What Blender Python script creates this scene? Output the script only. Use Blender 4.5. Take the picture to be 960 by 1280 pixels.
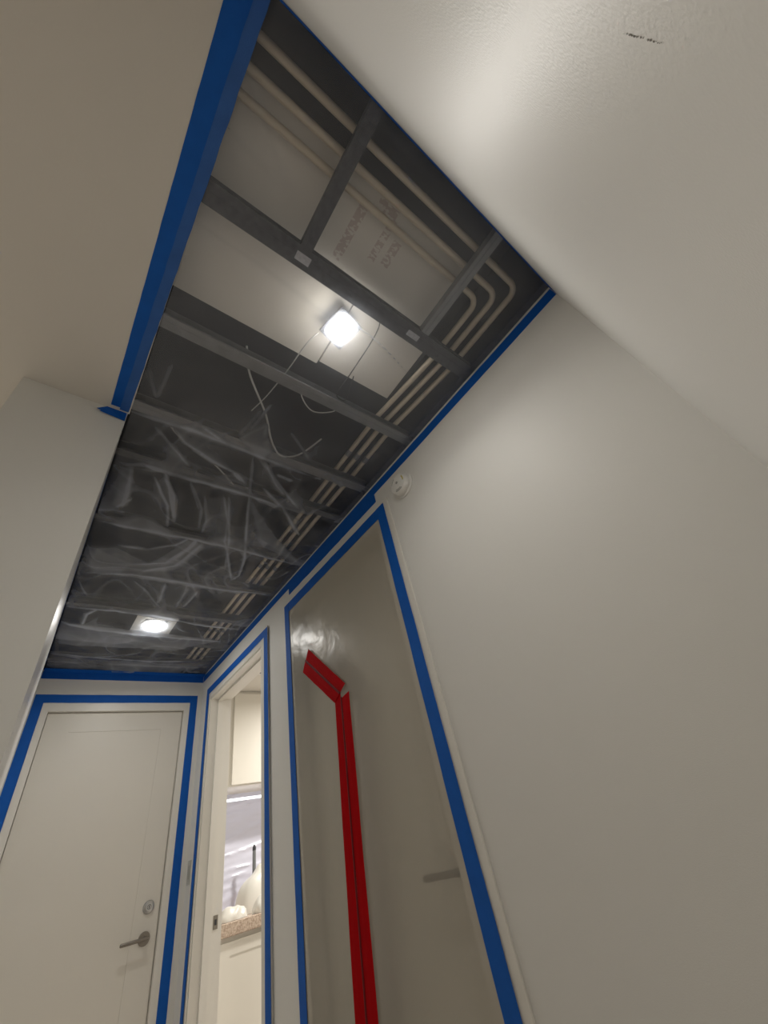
import bpy, bmesh, math, random
import numpy as np
from mathutils import Vector, Matrix, noise

random.seed(7)
for o in list(bpy.data.objects):
    bpy.data.objects.remove(o)
scene = bpy.context.scene
C = scene.collection

# ------------------------------------------------------------------ scale
S = 1.3            # metres per measuring unit
EYE = 1.05         # camera height above the floor
def U(x, y, z):    # measuring unit (camera at 0,0,0) -> metres
    return Vector((x * S, y * S, z * S + EYE))
XR, XL, YE, YB, YS = 0.784, -0.016, 2.6176, -0.0658, 0.829
CEIL = 1.0368      # ceiling plane
TB = 1.0           # lower edge of the ceiling tape
FLOOR = -EYE / S
zc = CEIL * S + EYE

# ------------------------------------------------------------------ camera
cam_d = bpy.data.cameras.new('camera')
cam = bpy.data.objects.new('camera', cam_d); C.objects.link(cam)
cam_d.sensor_fit = 'HORIZONTAL'; cam_d.sensor_width = 36.0
cam_d.lens = 494.646 / 960 * 36.0
cam_d.clip_start = 0.01
right = Vector((0.7837618, -0.58837299, -0.19883325))
down = Vector((0.2692274, 0.61038025, -0.74495138))
fwd = Vector((0.55967316, 0.53033308, 0.63679885))
m = Matrix((right, -down, -fwd)).transposed().to_4x4()
m.translation = Vector((0, 0, EYE))
cam.matrix_world = m
scene.camera = cam

# ------------------------------------------------------------------ world and exposure
w = bpy.data.worlds.new('world'); scene.world = w; w.use_nodes = True
w.node_tree.nodes['Background'].inputs[0].default_value = (0.9, 0.95, 1.0, 1)
w.node_tree.nodes['Background'].inputs[1].default_value = 0.05
vs = scene.view_settings
vs.view_transform = 'Standard'; vs.look = 'None'; vs.gamma = 1.0; vs.use_curve_mapping = False
vs.exposure = 0.0

LAMP1 = 3.9       # watts, recessed downlight near the camera
LAMP2 = 5.0        # watts, recessed downlight at the far end
LAMPK = 32.0       # watts, kitchen downlight
FILLH = 20.0       # watts, unseen fill lamp added left of the camera for ambient light

# ------------------------------------------------------------------ materials
def sr(r, g, b):
    f = lambda c: (c / 255 / 12.92) if c / 255 <= 0.04045 else ((c / 255 + 0.055) / 1.055) ** 2.4
    return (f(r), f(g), f(b), 1)
def mat(name, col, rough=0.5, metal=0.0, spec=0.5, bump=0.0, bscale=300, vary=0.0, vscale=8, emit=None, estr=0):
    m = bpy.data.materials.new(name); m.use_nodes = True
    nt = m.node_tree; b = nt.nodes['Principled BSDF']
    b.inputs['Base Color'].default_value = col
    b.inputs['Roughness'].default_value = rough
    b.inputs['Metallic'].default_value = metal
    b.inputs['Specular IOR Level'].default_value = spec
    tc = nt.nodes.new('ShaderNodeTexCoord')
    if vary:
        n = nt.nodes.new('ShaderNodeTexNoise'); n.inputs['Scale'].default_value = vscale; n.inputs['Detail'].default_value = 4
        nt.links.new(tc.outputs['Object'], n.inputs['Vector'])
        mx = nt.nodes.new('ShaderNodeMix'); mx.data_type = 'RGBA'
        mx.inputs[6].default_value = tuple(c * (1 - vary) for c in col[:3]) + (1,)
        mx.inputs[7].default_value = tuple(min(1, c * (1 + vary)) for c in col[:3]) + (1,)
        nt.links.new(n.outputs['Fac'], mx.inputs[0]); nt.links.new(mx.outputs[2], b.inputs['Base Color'])
    if bump:
        n2 = nt.nodes.new('ShaderNodeTexNoise'); n2.inputs['Scale'].default_value = bscale; n2.inputs['Detail'].default_value = 2
        nt.links.new(tc.outputs['Object'], n2.inputs['Vector'])
        bp = nt.nodes.new('ShaderNodeBump'); bp.inputs['Strength'].default_value = bump; bp.inputs['Distance'].default_value = 0.002
        nt.links.new(n2.outputs['Fac'], bp.inputs['Height']); nt.links.new(bp.outputs['Normal'], b.inputs['Normal'])
    if emit:
        b.inputs['Emission Color'].default_value = emit; b.inputs['Emission Strength'].default_value = estr
    return m

WALL = mat('wall_paint', (0.78, 0.772, 0.74, 1), 0.47, spec=0.24, bump=0.10, bscale=480, vary=0.012, vscale=3)
CEILP = mat('ceiling_paint', (0.72, 0.69, 0.64, 1), 0.6, spec=0.3, bump=0.1, bscale=220, vary=0.015, vscale=4)
TRIM = mat('trim_paint', (0.80, 0.775, 0.72, 1), 0.35, spec=0.5)
DOORP = mat('door_paint', (0.76, 0.73, 0.665, 1), 0.4, spec=0.5, vary=0.02, vscale=5)
FLOORM = mat('floor_cover', (0.68, 0.61, 0.54, 1), 0.6, vary=0.08, vscale=6)
TAPE = mat('blue_tape', (0.004, 0.105, 0.47, 1), 0.6, spec=0.25, bump=0.25, bscale=700, vary=0.12, vscale=25)
RED = mat('red_zip', (0.42, 0.0005, 0.003, 1), 0.7, spec=0.05, bump=0.2, bscale=500, vary=0.12, vscale=18)
REDD = mat('red_zip_seam', (0.16, 0.001, 0.003, 1), 0.6, spec=0.2)
NICKEL = mat('satin_nickel', (0.26, 0.235, 0.205, 1), 0.4, metal=0.75)
CHROME = mat('brushed_chrome', (0.5, 0.5, 0.5, 1), 0.28, metal=1.0)
DARKM = mat('dark_metal', (0.05, 0.05, 0.055, 1), 0.4, metal=0.4)
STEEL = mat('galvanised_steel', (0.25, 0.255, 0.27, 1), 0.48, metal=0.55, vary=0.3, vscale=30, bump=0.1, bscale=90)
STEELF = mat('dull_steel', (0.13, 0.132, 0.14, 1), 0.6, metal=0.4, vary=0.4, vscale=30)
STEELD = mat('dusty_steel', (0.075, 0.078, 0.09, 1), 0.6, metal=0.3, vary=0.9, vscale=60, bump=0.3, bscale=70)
CONDUIT = mat('conduit_beige', (0.62, 0.54, 0.42, 1), 0.4, metal=0.1, vary=0.06, vscale=20)
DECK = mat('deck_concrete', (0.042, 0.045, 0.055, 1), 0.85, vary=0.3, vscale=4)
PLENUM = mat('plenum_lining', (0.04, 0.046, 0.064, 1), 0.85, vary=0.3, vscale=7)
WHITEP = mat('white_plastic', (0.78, 0.77, 0.74, 1), 0.4)
GREYP = mat('grey_plastic', (0.3, 0.3, 0.28, 1), 0.5)
YELLOW = mat('yellow_label', (0.5, 0.42, 0.1, 1), 0.5)
CAB = mat('cabinet_paint', (0.82, 0.79, 0.72, 1), 0.4)
STICK = mat('sticker_paper', (0.5, 0.5, 0.55, 1), 0.6, vary=0.4, vscale=90)
WIREW = mat('white_cable', (0.62, 0.62, 0.62, 1), 0.45)
WIRED = mat('dark_cable', (0.03, 0.03, 0.032, 1), 0.5)

def granite():
    m = mat('granite', (0.5, 0.38, 0.3, 1), 0.25)
    nt = m.node_tree; b = nt.nodes['Principled BSDF']
    tc = nt.nodes.new('ShaderNodeTexCoord'); n = nt.nodes.new('ShaderNodeTexNoise'); n.inputs['Scale'].default_value = 120; n.inputs['Detail'].default_value = 6
    cr = nt.nodes.new('ShaderNodeValToRGB'); cr.color_ramp.elements[0].position = 0.35; cr.color_ramp.elements[0].color = (0.42, 0.31, 0.24, 1)
    cr.color_ramp.elements[1].position = 0.62; cr.color_ramp.elements[1].color = (0.68, 0.56, 0.46, 1)
    nt.links.new(tc.outputs['Object'], n.inputs['Vector']); nt.links.new(n.outputs['Fac'], cr.inputs[0]); nt.links.new(cr.outputs[0], b.inputs['Base Color'])
    return m
GRANITE = granite()

def board_mat():   # gypsum board with faded reddish stencil print in rows
    m = mat('gypsum_board', (0.52, 0.48, 0.43, 1), 0.85)
    nt = m.node_tree; b = nt.nodes['Principled BSDF']; L = nt.links
    tc = nt.nodes.new('ShaderNodeTexCoord')
    n = nt.nodes.new('ShaderNodeTexNoise'); n.inputs['Scale'].default_value = 6; n.inputs['Detail'].default_value = 5
    L.new(tc.outputs['Object'], n.inputs['Vector'])
    base = nt.nodes.new('ShaderNodeMix'); base.data_type = 'RGBA'
    base.inputs[6].default_value = (0.66, 0.63, 0.58, 1); base.inputs[7].default_value = (0.78, 0.75, 0.69, 1)
    L.new(n.outputs['Fac'], base.inputs[0])
    sep = nt.nodes.new('ShaderNodeSeparateXYZ'); L.new(tc.outputs['Object'], sep.inputs[0])
    def band(sock, lo, hi):
        a = nt.nodes.new('ShaderNodeMath'); a.operation = 'GREATER_THAN'; L.new(sock, a.inputs[0]); a.inputs[1].default_value = lo
        c = nt.nodes.new('ShaderNodeMath'); c.operation = 'LESS_THAN'; L.new(sock, c.inputs[0]); c.inputs[1].default_value = hi
        d = nt.nodes.new('ShaderNodeMath'); d.operation = 'MULTIPLY'; L.new(a.outputs[0], d.inputs[0]); L.new(c.outputs[0], d.inputs[1])
        return d.outputs[0]
    def mul(p, q):
        d = nt.nodes.new('ShaderNodeMath'); d.operation = 'MULTIPLY'; L.new(p, d.inputs[0]); L.new(q, d.inputs[1]); return d.outputs[0]
    def add(p, q):
        d = nt.nodes.new('ShaderNodeMath'); d.operation = 'ADD'; d.use_clamp = True; L.new(p, d.inputs[0]); L.new(q, d.inputs[1]); return d.outputs[0]
    rows = add(mul(band(sep.outputs[0], 0.355, 0.385), band(sep.outputs[1], 0.10, 0.27)),
               add(mul(band(sep.outputs[0], 0.455, 0.48), band(sep.outputs[1], 0.08, 0.21)),
                   add(mul(band(sep.outputs[0], 0.50, 0.53), band(sep.outputs[1], 0.12, 0.2)),
                       mul(band(sep.outputs[0], 0.40, 0.47), band(sep.outputs[1], 0.055, 0.085)))))
    mp = nt.nodes.new('ShaderNodeMapping'); mp.inputs['Scale'].default_value = (60, 120, 1); L.new(tc.outputs['Object'], mp.inputs[0])
    n2 = nt.nodes.new('ShaderNodeTexNoise'); n2.inputs['Scale'].default_value = 1.0; n2.inputs['Detail'].default_value = 1
    L.new(mp.outputs[0], n2.inputs['Vector'])
    gt = nt.nodes.new('ShaderNodeMath'); gt.operation = 'GREATER_THAN'; gt.inputs[1].default_value = 0.47; L.new(n2.outputs['Fac'], gt.inputs[0])
    ink = mul(rows, gt.outputs[0])
    sc = nt.nodes.new('ShaderNodeMath'); sc.operation = 'MULTIPLY'; sc.inputs[1].default_value = 0.4; L.new(ink, sc.inputs[0])
    fin = nt.nodes.new('ShaderNodeMix'); fin.data_type = 'RGBA'
    L.new(sc.outputs[0], fin.inputs[0]); L.new(base.outputs[2], fin.inputs[6]); fin.inputs[7].default_value = (0.30, 0.13, 0.13, 1)
    L.new(fin.outputs[2], b.inputs['Base Color'])
    return m
BOARD = board_mat()

def film(name, milk, milkcol, rough, attr=None, bump=0.0, bscale=20, tint=(1, 1, 1, 1), attr_gain=0.4, ior=1.45):
    """thin clear polythene: clear film + a little milkiness (more where folded or where haze is painted in) + Fresnel gloss"""
    m = bpy.data.materials.new(name); m.use_nodes = True
    nt = m.node_tree; L = nt.links; nt.nodes.clear()
    out = nt.nodes.new('ShaderNodeOutputMaterial')
    tr = nt.nodes.new('ShaderNodeBsdfTransparent'); tr.inputs[0].default_value = tint
    df = nt.nodes.new('ShaderNodeBsdfDiffuse'); df.inputs[0].default_value = milkcol
    tl = nt.nodes.new('ShaderNodeBsdfTranslucent'); tl.inputs[0].default_value = milkcol
    gl = nt.nodes.new('ShaderNodeBsdfGlossy'); gl.inputs['Roughness'].default_value = rough
    fr = nt.nodes.new('ShaderNodeFresnel')
    ge = nt.nodes.new('ShaderNodeNewGeometry'); io = nt.nodes.new('ShaderNodeMix'); io.data_type = 'FLOAT'
    io.inputs[2].default_value = ior; io.inputs[3].default_value = 1 / ior      # thin film: the same reflection from both faces
    L.new(ge.outputs['Backfacing'], io.inputs[0]); L.new(io.outputs[0], fr.inputs[0])
    m0 = nt.nodes.new('ShaderNodeMixShader'); m0.inputs[0].default_value = 0.5
    L.new(df.outputs[0], m0.inputs[1]); L.new(tl.outputs[0], m0.inputs[2])
    m1 = nt.nodes.new('ShaderNodeMixShader'); m1.inputs[0].default_value = milk
    L.new(tr.outputs[0], m1.inputs[1]); L.new(m0.outputs[0], m1.inputs[2])
    if attr:
        at = nt.nodes.new('ShaderNodeAttribute'); at.attribute_name = attr
        ma = nt.nodes.new('ShaderNodeMath'); ma.operation = 'MULTIPLY_ADD'; ma.use_clamp = True
        ma.inputs[1].default_value = attr_gain; ma.inputs[2].default_value = milk
        L.new(at.outputs['Fac'], ma.inputs[0]); L.new(ma.outputs[0], m1.inputs[0])
    m2 = nt.nodes.new('ShaderNodeMixShader')
    L.new(fr.outputs[0], m2.inputs[0]); L.new(m1.outputs[0], m2.inputs[1]); L.new(gl.outputs[0], m2.inputs[2])
    if bump:
        tc = nt.nodes.new('ShaderNodeTexCoord')
        n = nt.nodes.new('ShaderNodeTexNoise'); n.inputs['Scale'].default_value = bscale; n.inputs['Detail'].default_value = 3
        L.new(tc.outputs['Object'], n.inputs['Vector'])
        bp = nt.nodes.new('ShaderNodeBump'); bp.inputs['Strength'].default_value = bump; bp.inputs['Distance'].default_value = 0.01
        L.new(n.outputs['Fac'], bp.inputs['Height'])
        for nd in (gl, fr): L.new(bp.outputs['Normal'], nd.inputs['Normal'])
    L.new(m2.outputs[0], out.inputs[0])
    return m
FILM = film('ceiling_film', 0.06, (0.68, 0.73, 0.83, 1), 0.16, attr='fold', attr_gain=1.9, bump=0.35, bscale=22, ior=1.38)
DFILM = film('door_film', 0.37, (0.76, 0.735, 0.68, 1), 0.26, bump=0.3, bscale=13, tint=(0.84, 0.82, 0.78, 1), ior=1.38)
KFILM = mat('masking_film', (0.74, 0.75, 0.88, 1), 0.3, bump=0.5, bscale=14)
KFILM2 = mat('bundled_film', (0.80, 0.79, 0.74, 1), 0.35)
GLOW1 = mat('lamp_glow_near', (1, 1, 1, 1), 0.5, emit=(1.0, 0.95, 0.86, 1), estr=26)
GLOW2 = mat('lamp_glow_far', (1, 1, 1, 1), 0.5, emit=(1.0, 0.98, 0.92, 1), estr=10)
GLOWK = mat('lamp_glow_kitchen', (1, 1, 1, 1), 0.5, emit=(1.0, 0.96, 0.9, 1), estr=9)

# ------------------------------------------------------------------ mesh helpers
def add_box(bm, lo, hi):
    lo = Vector(lo); hi = Vector(hi)
    a = [min(lo[i], hi[i]) for i in range(3)]; b = [max(lo[i], hi[i]) for i in range(3)]
    v = [bm.verts.new((x, y, z)) for x in (a[0], b[0]) for y in (a[1], b[1]) for z in (a[2], b[2])]
    for f in ((0, 1, 3, 2), (4, 6, 7, 5), (0, 4, 5, 1), (2, 3, 7, 6), (0, 2, 6, 4), (1, 5, 7, 3)):
        bm.faces.new([v[i] for i in f])
def add_tube(bm, pts, r, n=10, cap=True):
    pts = [Vector(p) for p in pts]; rings = []; prev = None
    for i, p in enumerate(pts):
        t = (pts[min(i + 1, len(pts) - 1)] - pts[max(i - 1, 0)]).normalized()
        if prev is None:
            a = Vector((0, 0, 1)) if abs(t.z) < 0.9 else Vector((1, 0, 0))
            u = t.cross(a).normalized()
        else:
            u = (prev - t * prev.dot(t)).normalized()
        prev = u; v = t.cross(u)
        rr = r[i] if isinstance(r, (list, tuple)) else r
        rings.append([bm.verts.new(p + (u * math.cos(2 * math.pi * k / n) + v * math.sin(2 * math.pi * k / n)) * rr) for k in range(n)])
    for a, b in zip(rings, rings[1:]):
        for k in range(n):
            bm.faces.new((a[k], a[(k + 1) % n], b[(k + 1) % n], b[k]))
    if cap:
        bm.faces.new(list(reversed(rings[0]))); bm.faces.new(rings[-1])
def add_lathe(bm, o, axis, prof, n=32):
    """prof: (radius, distance along axis)"""
    o = Vector(o); ax = Vector(axis).normalized()
    a = Vector((0, 0, 1)) if abs(ax.z) < 0.9 else Vector((1, 0, 0))
    u = ax.cross(a).normalized(); v = ax.cross(u); rings = []
    for r, d in prof:
        if r < 1e-6: rings.append([bm.verts.new(o + ax * d)])
        else: rings.append([bm.verts.new(o + ax * d + (u * math.cos(2 * math.pi * k / n) + v * math.sin(2 * math.pi * k / n)) * r) for k in range(n)])
    for p, q in zip(rings, rings[1:]):
        for k in range(n):
            if len(p) == 1 and len(q) == 1: continue
            if len(p) == 1: bm.faces.new((p[0], q[k], q[(k + 1) % n]))
            elif len(q) == 1: bm.faces.new((p[k], q[0], p[(k + 1) % n]))
            else: bm.faces.new((p[k], q[k], q[(k + 1) % n], p[(k + 1) % n]))
def spline(pts, n=8):
    pts = [Vector(p) for p in pts]; out = []
    P = [pts[0]] + pts + [pts[-1]]
    for i in range(1, len(P) - 2):
        for k in range(n):
            t = k / n; a, b, c, d = P[i - 1:i + 3]
            out.append(0.5 * ((2 * b) + (c - a) * t + (2 * a - 5 * b + 4 * c - d) * t * t + (3 * b - a - 3 * c + d) * t ** 3))
    out.append(pts[-1]); return out
def obj(name, bm, m, parent=None, smooth=False, bevel=0.0, **props):
    bmesh.ops.recalc_face_normals(bm, faces=bm.faces)
    me = bpy.data.meshes.new(name); bm.to_mesh(me); bm.free()
    me.materials.append(m)
    if smooth:
        for p in me.polygons: p.use_smooth = True
    o = bpy.data.objects.new(name, me); C.objects.link(o)
    if bevel:
        bv = o.modifiers.new('bevel', 'BEVEL'); bv.width = bevel; bv.segments = 2; bv.limit_method = 'ANGLE'
    if smooth and not bevel:
        try: me.set_sharp_from_angle(angle=math.radians(40))
        except Exception: pass
    if parent: o.parent = parent
    for k, v in props.items(): o[k] = v
    return o
def thing(name, label, cat, group=None, kind=None):
    o = bpy.data.objects.new(name, None); C.objects.link(o); o.empty_display_size = 0.05
    if label: o['label'] = label
    if cat: o['category'] = cat
    if group: o['group'] = group
    if kind: o['kind'] = kind
    return o
def boxes(name, lst, m, parent=None, **k):
    bm = bmesh.new()
    for lo, hi in lst: add_box(bm, lo, hi)
    return obj(name, bm, m, parent, **k)
def UB(a, b): return (U(*a), U(*b))
def struct(name, lst, m, label=None, **k):
    o = boxes(name, lst, m, **k); o['kind'] = 'structure'
    if label: o['label'] = label
    return o

# ------------------------------------------------------------------ the setting
WT = 0.113                 # wall thickness (units)
D2 = dict(y0=0.784, y1=1.458, top=0.866)     # door behind the plastic, opening in the right wall
K = dict(y0=1.755, y1=2.46, top=0.855)      # kitchen opening
PL = CEIL + 0.0098         # top of the finished walls
struct('wall_right', [
    UB((XR, YB - 0.1, FLOOR), (XR + WT, D2['y0'], PL)),
    UB((XR, D2['y0'], D2['top']), (XR + WT, D2['y1'], PL)),
    UB((XR, D2['y1'], FLOOR), (XR + WT, K['y0'], PL)),
    UB((XR, K['y0'], K['top']), (XR + WT, K['y1'], PL)),
    UB((XR, K['y1'], FLOOR), (XR + WT, YE + 0.1, PL))], WALL, 'off-white painted hallway wall with two door openings')
struct('wall_back', [UB((-1.9, YB - 0.1, FLOOR), (XR, YB, PL))], WALL, 'off-white satin wall with a dark scuff beside the camera')
E0 = dict(x0=0.030, x1=0.718, top=0.878)
struct('wall_end', [
    UB((XL - 0.25, YE, FLOOR), (E0['x0'], YE + 0.1, PL)),
    UB((E0['x0'], YE, E0['top']), (E0['x1'], YE + 0.1, PL)),
    UB((E0['x1'], YE, FLOOR), (XR, YE + 0.1, PL))], WALL, 'off-white wall around the white door at the corridor end')
struct('wall_left', [UB((-0.238, YS, FLOOR), (XL, YE, CEIL - 0.0002))], mat('satin_wall_paint', (0.78, 0.772, 0.74, 1), 0.3, spec=0.5), 'off-white wall end with bright corner edge at the left')
struct('wall_side', [UB((-2.0, YB - 0.1, FLOOR), (-1.9, YE + 0.1, PL)), UB((-1.9, YE, FLOOR), (-0.25 + XL, YE + 0.1, PL))], WALL)
struct('floor', [UB((-2.0, YB - 0.2, FLOOR - 0.05), (3.0, 3.4, FLOOR))], FLOORM, 'brown hallway floor')
ceiling = struct('ceiling', [
    UB((-2.0, YB, CEIL), (XL + 0.004, YS, CEIL + 0.0098)),
    UB((-2.0, YS, CEIL), (XL, YE, CEIL + 0.0098)),
    ], CEILP, 'painted drywall ceiling beside the opened strip')
# dark space above the opened ceiling
DK = CEIL + 0.30
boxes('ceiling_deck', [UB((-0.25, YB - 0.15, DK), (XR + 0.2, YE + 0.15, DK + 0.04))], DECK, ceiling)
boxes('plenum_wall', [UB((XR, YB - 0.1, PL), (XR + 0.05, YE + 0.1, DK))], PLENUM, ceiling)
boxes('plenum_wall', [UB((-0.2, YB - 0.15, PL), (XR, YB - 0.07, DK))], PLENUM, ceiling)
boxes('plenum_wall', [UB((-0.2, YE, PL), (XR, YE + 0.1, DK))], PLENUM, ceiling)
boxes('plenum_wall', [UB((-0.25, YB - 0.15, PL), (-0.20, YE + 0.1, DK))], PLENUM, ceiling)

# deck corrugations: shallow dark ribs across the far bays
# gypsum boards seen above the near bays
JB = PL + 0.001            # underside of the joists
JH = 0.036                 # joist depth
PZ = JB + JH + 0.0095      # centre height of the conduits
BZ = PZ + 0.02
for (x0, x1, y0, y1) in ((-0.19, 0.215, 0.033, 0.262), (0.222, 0.60, 0.033, 0.262), (-0.19, 0.38, 0.266, 0.47), (0.384, 0.64, 0.266, 0.46)):
    boxes('gypsum_panel', [UB((x0, y0, BZ), (x1, y1, BZ + 0.012))], BOARD, ceiling)

# steel joists across the opening: C channels with lips
def joist(y, wdt, material, name='joist', x0=-0.19, x1=XR - 0.001, holes=True):
    bm = bmesh.new(); t = 0.0012; h = JH * S; A = U(x0, y, JB); B = U(x1, y, JB); wd = wdt
    add_box(bm, (A.x, A.y - wd / 2, A.z), (B.x, A.y + wd / 2, A.z + t))
    add_box(bm, (A.x, A.y + wd / 2 - t, A.z + t), (B.x, A.y + wd / 2, A.z + h))
    add_box(bm, (A.x, A.y - wd / 2, A.z + h - t), (B.x, A.y + wd / 2 - t, A.z + h))
    add_box(bm, (A.x, A.y - wd / 2, A.z + t), (B.x, A.y - wd / 2 + t, A.z + 0.009))
    # stiffening rib and screw heads under the flange
    add_box(bm, (A.x, A.y - 0.004, A.z - 0.0012), (B.x, A.y + 0.004, A.z))
    x = A.x + 0.09
    while x < B.x - 0.03:
        add_lathe(bm, (x, A.y + 0.012, A.z), (0, 0, -1), [(0.004, 0), (0.004, 0.0015), (0, 0.0022)], 8); x += 0.2
    return obj(name, bm, material, ceiling)
jy = [0.533, 0.80, 0.985, 1.305, 1.61, 1.917, 2.225, 2.49]
ja = joist(0.236, 0.058, STEELD)
ja['label'] = 'dusty dark steel joist with printed sticker'
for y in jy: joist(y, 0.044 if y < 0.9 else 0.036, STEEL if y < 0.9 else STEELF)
# short steel studs between the first joist and the back wall
for xs, wd, mt in ((0.203, 0.036, STEELD), (0.572, 0.034, STEEL)):
    bm = bmesh.new(); A = U(xs, YB - 0.05, JB); B = U(xs, 0.214, JB)
    add_box(bm, (A.x - wd / 2, A.y, A.z), (A.x + wd / 2, B.y, A.z + 0.0012))
    for sx in (-1, 1): add_box(bm, (A.x + sx * wd / 2 - 0.0006, A.y, A.z + 0.0012), (A.x + sx * wd / 2 + 0.0006, B.y, A.z + 0.03))
    add_box(bm, (A.x - 0.003, A.y, A.z - 0.002), (A.x + 0.003, B.y, A.z))
    obj('stud', bm, mt, ceiling)
# wall tracks along both sides, small angle clips at the back
boxes('track', [UB((XR - 0.02, YB, JB), (XR - 0.0005, YE, JB + 0.001)), UB((XR - 0.0012, YB, JB), (XR, YE, JB + 0.03))], STEELD, ceiling)
boxes('track', [UB((-0.19, YB - 0.069, JB), (XR - 0.03, YB - 0.05, JB + 0.001)), UB((-0.19, YB - 0.069, JB), (XR - 0.03, YB - 0.068, JB + 0.03))], STEELD, ceiling)
bm = bmesh.new()
a = U(0.205, 0.236, JB)
add_box(bm, (a.x - 0.022, a.y - 0.012, a.z - 0.0020), (a.x + 0.024, a.y + 0.012, a.z - 0.0013))
obj('sticker', bm, STICK, ja)
bm = bmesh.new()
a = U(0.545, 0.236, JB)
add_box(bm, (a.x - 0.026, a.y - 0.010, a.z - 0.0020), (a.x + 0.026, a.y + 0.010, a.z - 0.0013))
obj('sticker', bm, STICK, ja)

# ------------------------------------------------------------------ end door
door = thing('door_1', 'closed white panel door at the corridor end with lever handle', None, kind='structure')
yf = YE + 0.0            # wall face
fr = bmesh.new()
f0, f1, ft = E0['x0'], E0['x1'], E0['top']
s0, s1, st = 0.062, 0.686, 0.838
for a, b in (((f0, YE - 0.003, FLOOR), (s0 - 0.003, YE + 0.09, ft)), ((s1 + 0.003, YE - 0.003, FLOOR), (f1, YE + 0.09, ft)), ((s0 - 0.003, YE - 0.003, st + 0.003), (s1 + 0.003, YE + 0.09, ft))):
    add_box(fr, U(*a), U(*b))
# door stop behind the slab
add_box(fr, U(s0 - 0.003, YE + 0.055, FLOOR), U(s1 + 0.003, YE + 0.06, st + 0.003))
obj('door_frame', fr, TRIM, door)
sl = bmesh.new()
py0 = YE + 0.018; py1 = YE + 0.05
q0, q1, qt, qb = 0.165, 0.585, 0.748, FLOOR + 0.16
add_box(sl, U(s0, py0, FLOOR + 0.006), U(q0, py1, st)); add_box(sl, U(q1, py0, FLOOR + 0.006), U(s1, py1, st))
add_box(sl, U(q0, py0, qt), U(q1, py1, st)); add_box(sl, U(q0, py0, FLOOR + 0.006), U(q1, py1, qb))
slab = obj('door_slab', sl, DOORP, door)
boxes('door_panel', [UB((q0, py0 + 0.0025, qb), (q1, py1 - 0.0025, qt))], DOORP, door)
def lever(parent, o, axis, along, length=0.11, r=0.026, material=NICKEL):
    """rosette on a neck with a straight lever"""
    o = Vector(o); ax = Vector(axis); al = Vector(along)
    bm = bmesh.new()
    add_lathe(bm, o, ax, [(0, 0), (r, 0), (r, 0.006), (r - 0.002, 0.008), (0.011, 0.008), (0.010, 0.042), (0, 0.042)], 28)
    h = obj('door_handle', bm, material, parent, smooth=True)
    bm = bmesh.new()
    p = o + ax * 0.046
    add_tube(bm, [p - al * 0.012, p - al * 0.010, p + al * (length - 0.004), p + al * length], [0.004, 0.0085, 0.0085, 0.006], 14)
    obj('lever', bm, material, h, smooth=True)
    return h
lever(door, U(0.638, py0, -0.079), (0, -1, 0), (-1, 0, 0), 0.125, 0.030)
bm = bmesh.new()
o = U(0.640, py0, 0.020)
add_lathe(bm, o, (0, -1, 0), [(0, 0), (0.030, 0), (0.030, 0.006), (0.026, 0.012), (0.018, 0.014), (0.017, 0.017), (0, 0.017)], 30)
db = obj('deadbolt', bm, CHROME, door, smooth=True)
bm = bmesh.new(); add_box(bm, o + Vector((-0.002, -0.0185, -0.007)), o + Vector((0.002, -0.0168, 0.007))); add_lathe(bm, o + Vector((0, -0.017, 0)), (0, -1, 0), [(0.011, 0), (0.011, 0.001), (0.009, 0.0012), (0.009, 0)], 24)
obj('keyhole', bm, DARKM, db)

# ------------------------------------------------------------------ door behind the plastic sheet
CT = 0.006                 # casing thickness in units
door2 = thing('door_2', 'white hallway door seen dimly through taped plastic sheeting', None, kind='structure')
boxes('door_casing', [UB((XR - CT, 0.708, FLOOR), (XR, D2['y0'] + 0.01, 0.934)), UB((XR - CT, D2['y1'] - 0.01, FLOOR), (XR, 1.512, 0.934)),
                      UB((XR - CT, D2['y0'] + 0.01, D2['top'] - 0.01), (XR, D2['y1'] - 0.01, 0.934))], TRIM, door2, bevel=0.002)
boxes('door_frame', [UB((XR, D2['y0'], FLOOR), (XR + WT, D2['y0'] + 0.012, D2['top'])), UB((XR, D2['y1'] - 0.012, FLOOR), (XR + WT, D2['y1'], D2['top'])),
                     UB((XR, D2['y0'] + 0.012, D2['top'] - 0.012), (XR + WT, D2['y1'] - 0.012, D2['top']))], TRIM, door2)
boxes('door_slab', [UB((XR + 0.05, D2['y0'] + 0.014, FLOOR + 0.006), (XR + 0.08, D2['y1'] - 0.014, D2['top'] - 0.014))], DOORP, door2)
lever(door2, U(XR + 0.05, 0.826, -0.067), (-1, 0, 0), (0, 1, 0), 0.135, 0.026)

# ------------------------------------------------------------------ kitchen opening
k3 = thing('door_3', 'open doorway with white frame looking into the bright kitchen', None, kind='structure')
boxes('door_casing', [UB((XR - CT, 1.688, FLOOR), (XR, K['y0'] + 0.004, 0.926)), UB((XR - CT, K['y1'] - 0.006, FLOOR), (XR, 2.534, 0.926)),
                      UB((XR - CT, K['y0'] + 0.004, K['top'] - 0.004), (XR, K['y1'] - 0.006, 0.926))], TRIM, k3, bevel=0.002)
jf = bmesh.new()
for a, b in (((XR, K['y0'], FLOOR), (XR + WT + 0.004, K['y0'] + 0.012, K['top'])), ((XR, K['y1'] - 0.012, FLOOR), (XR + WT + 0.004, K['y1'], K['top'])),
             ((XR, K['y0'] + 0.012, K['top'] - 0.012), (XR + WT + 0.004, K['y1'] - 0.012, K['top']))):
    add_box(jf, U(*a), U(*b))
obj('door_frame', jf, TRIM, k3)
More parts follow.
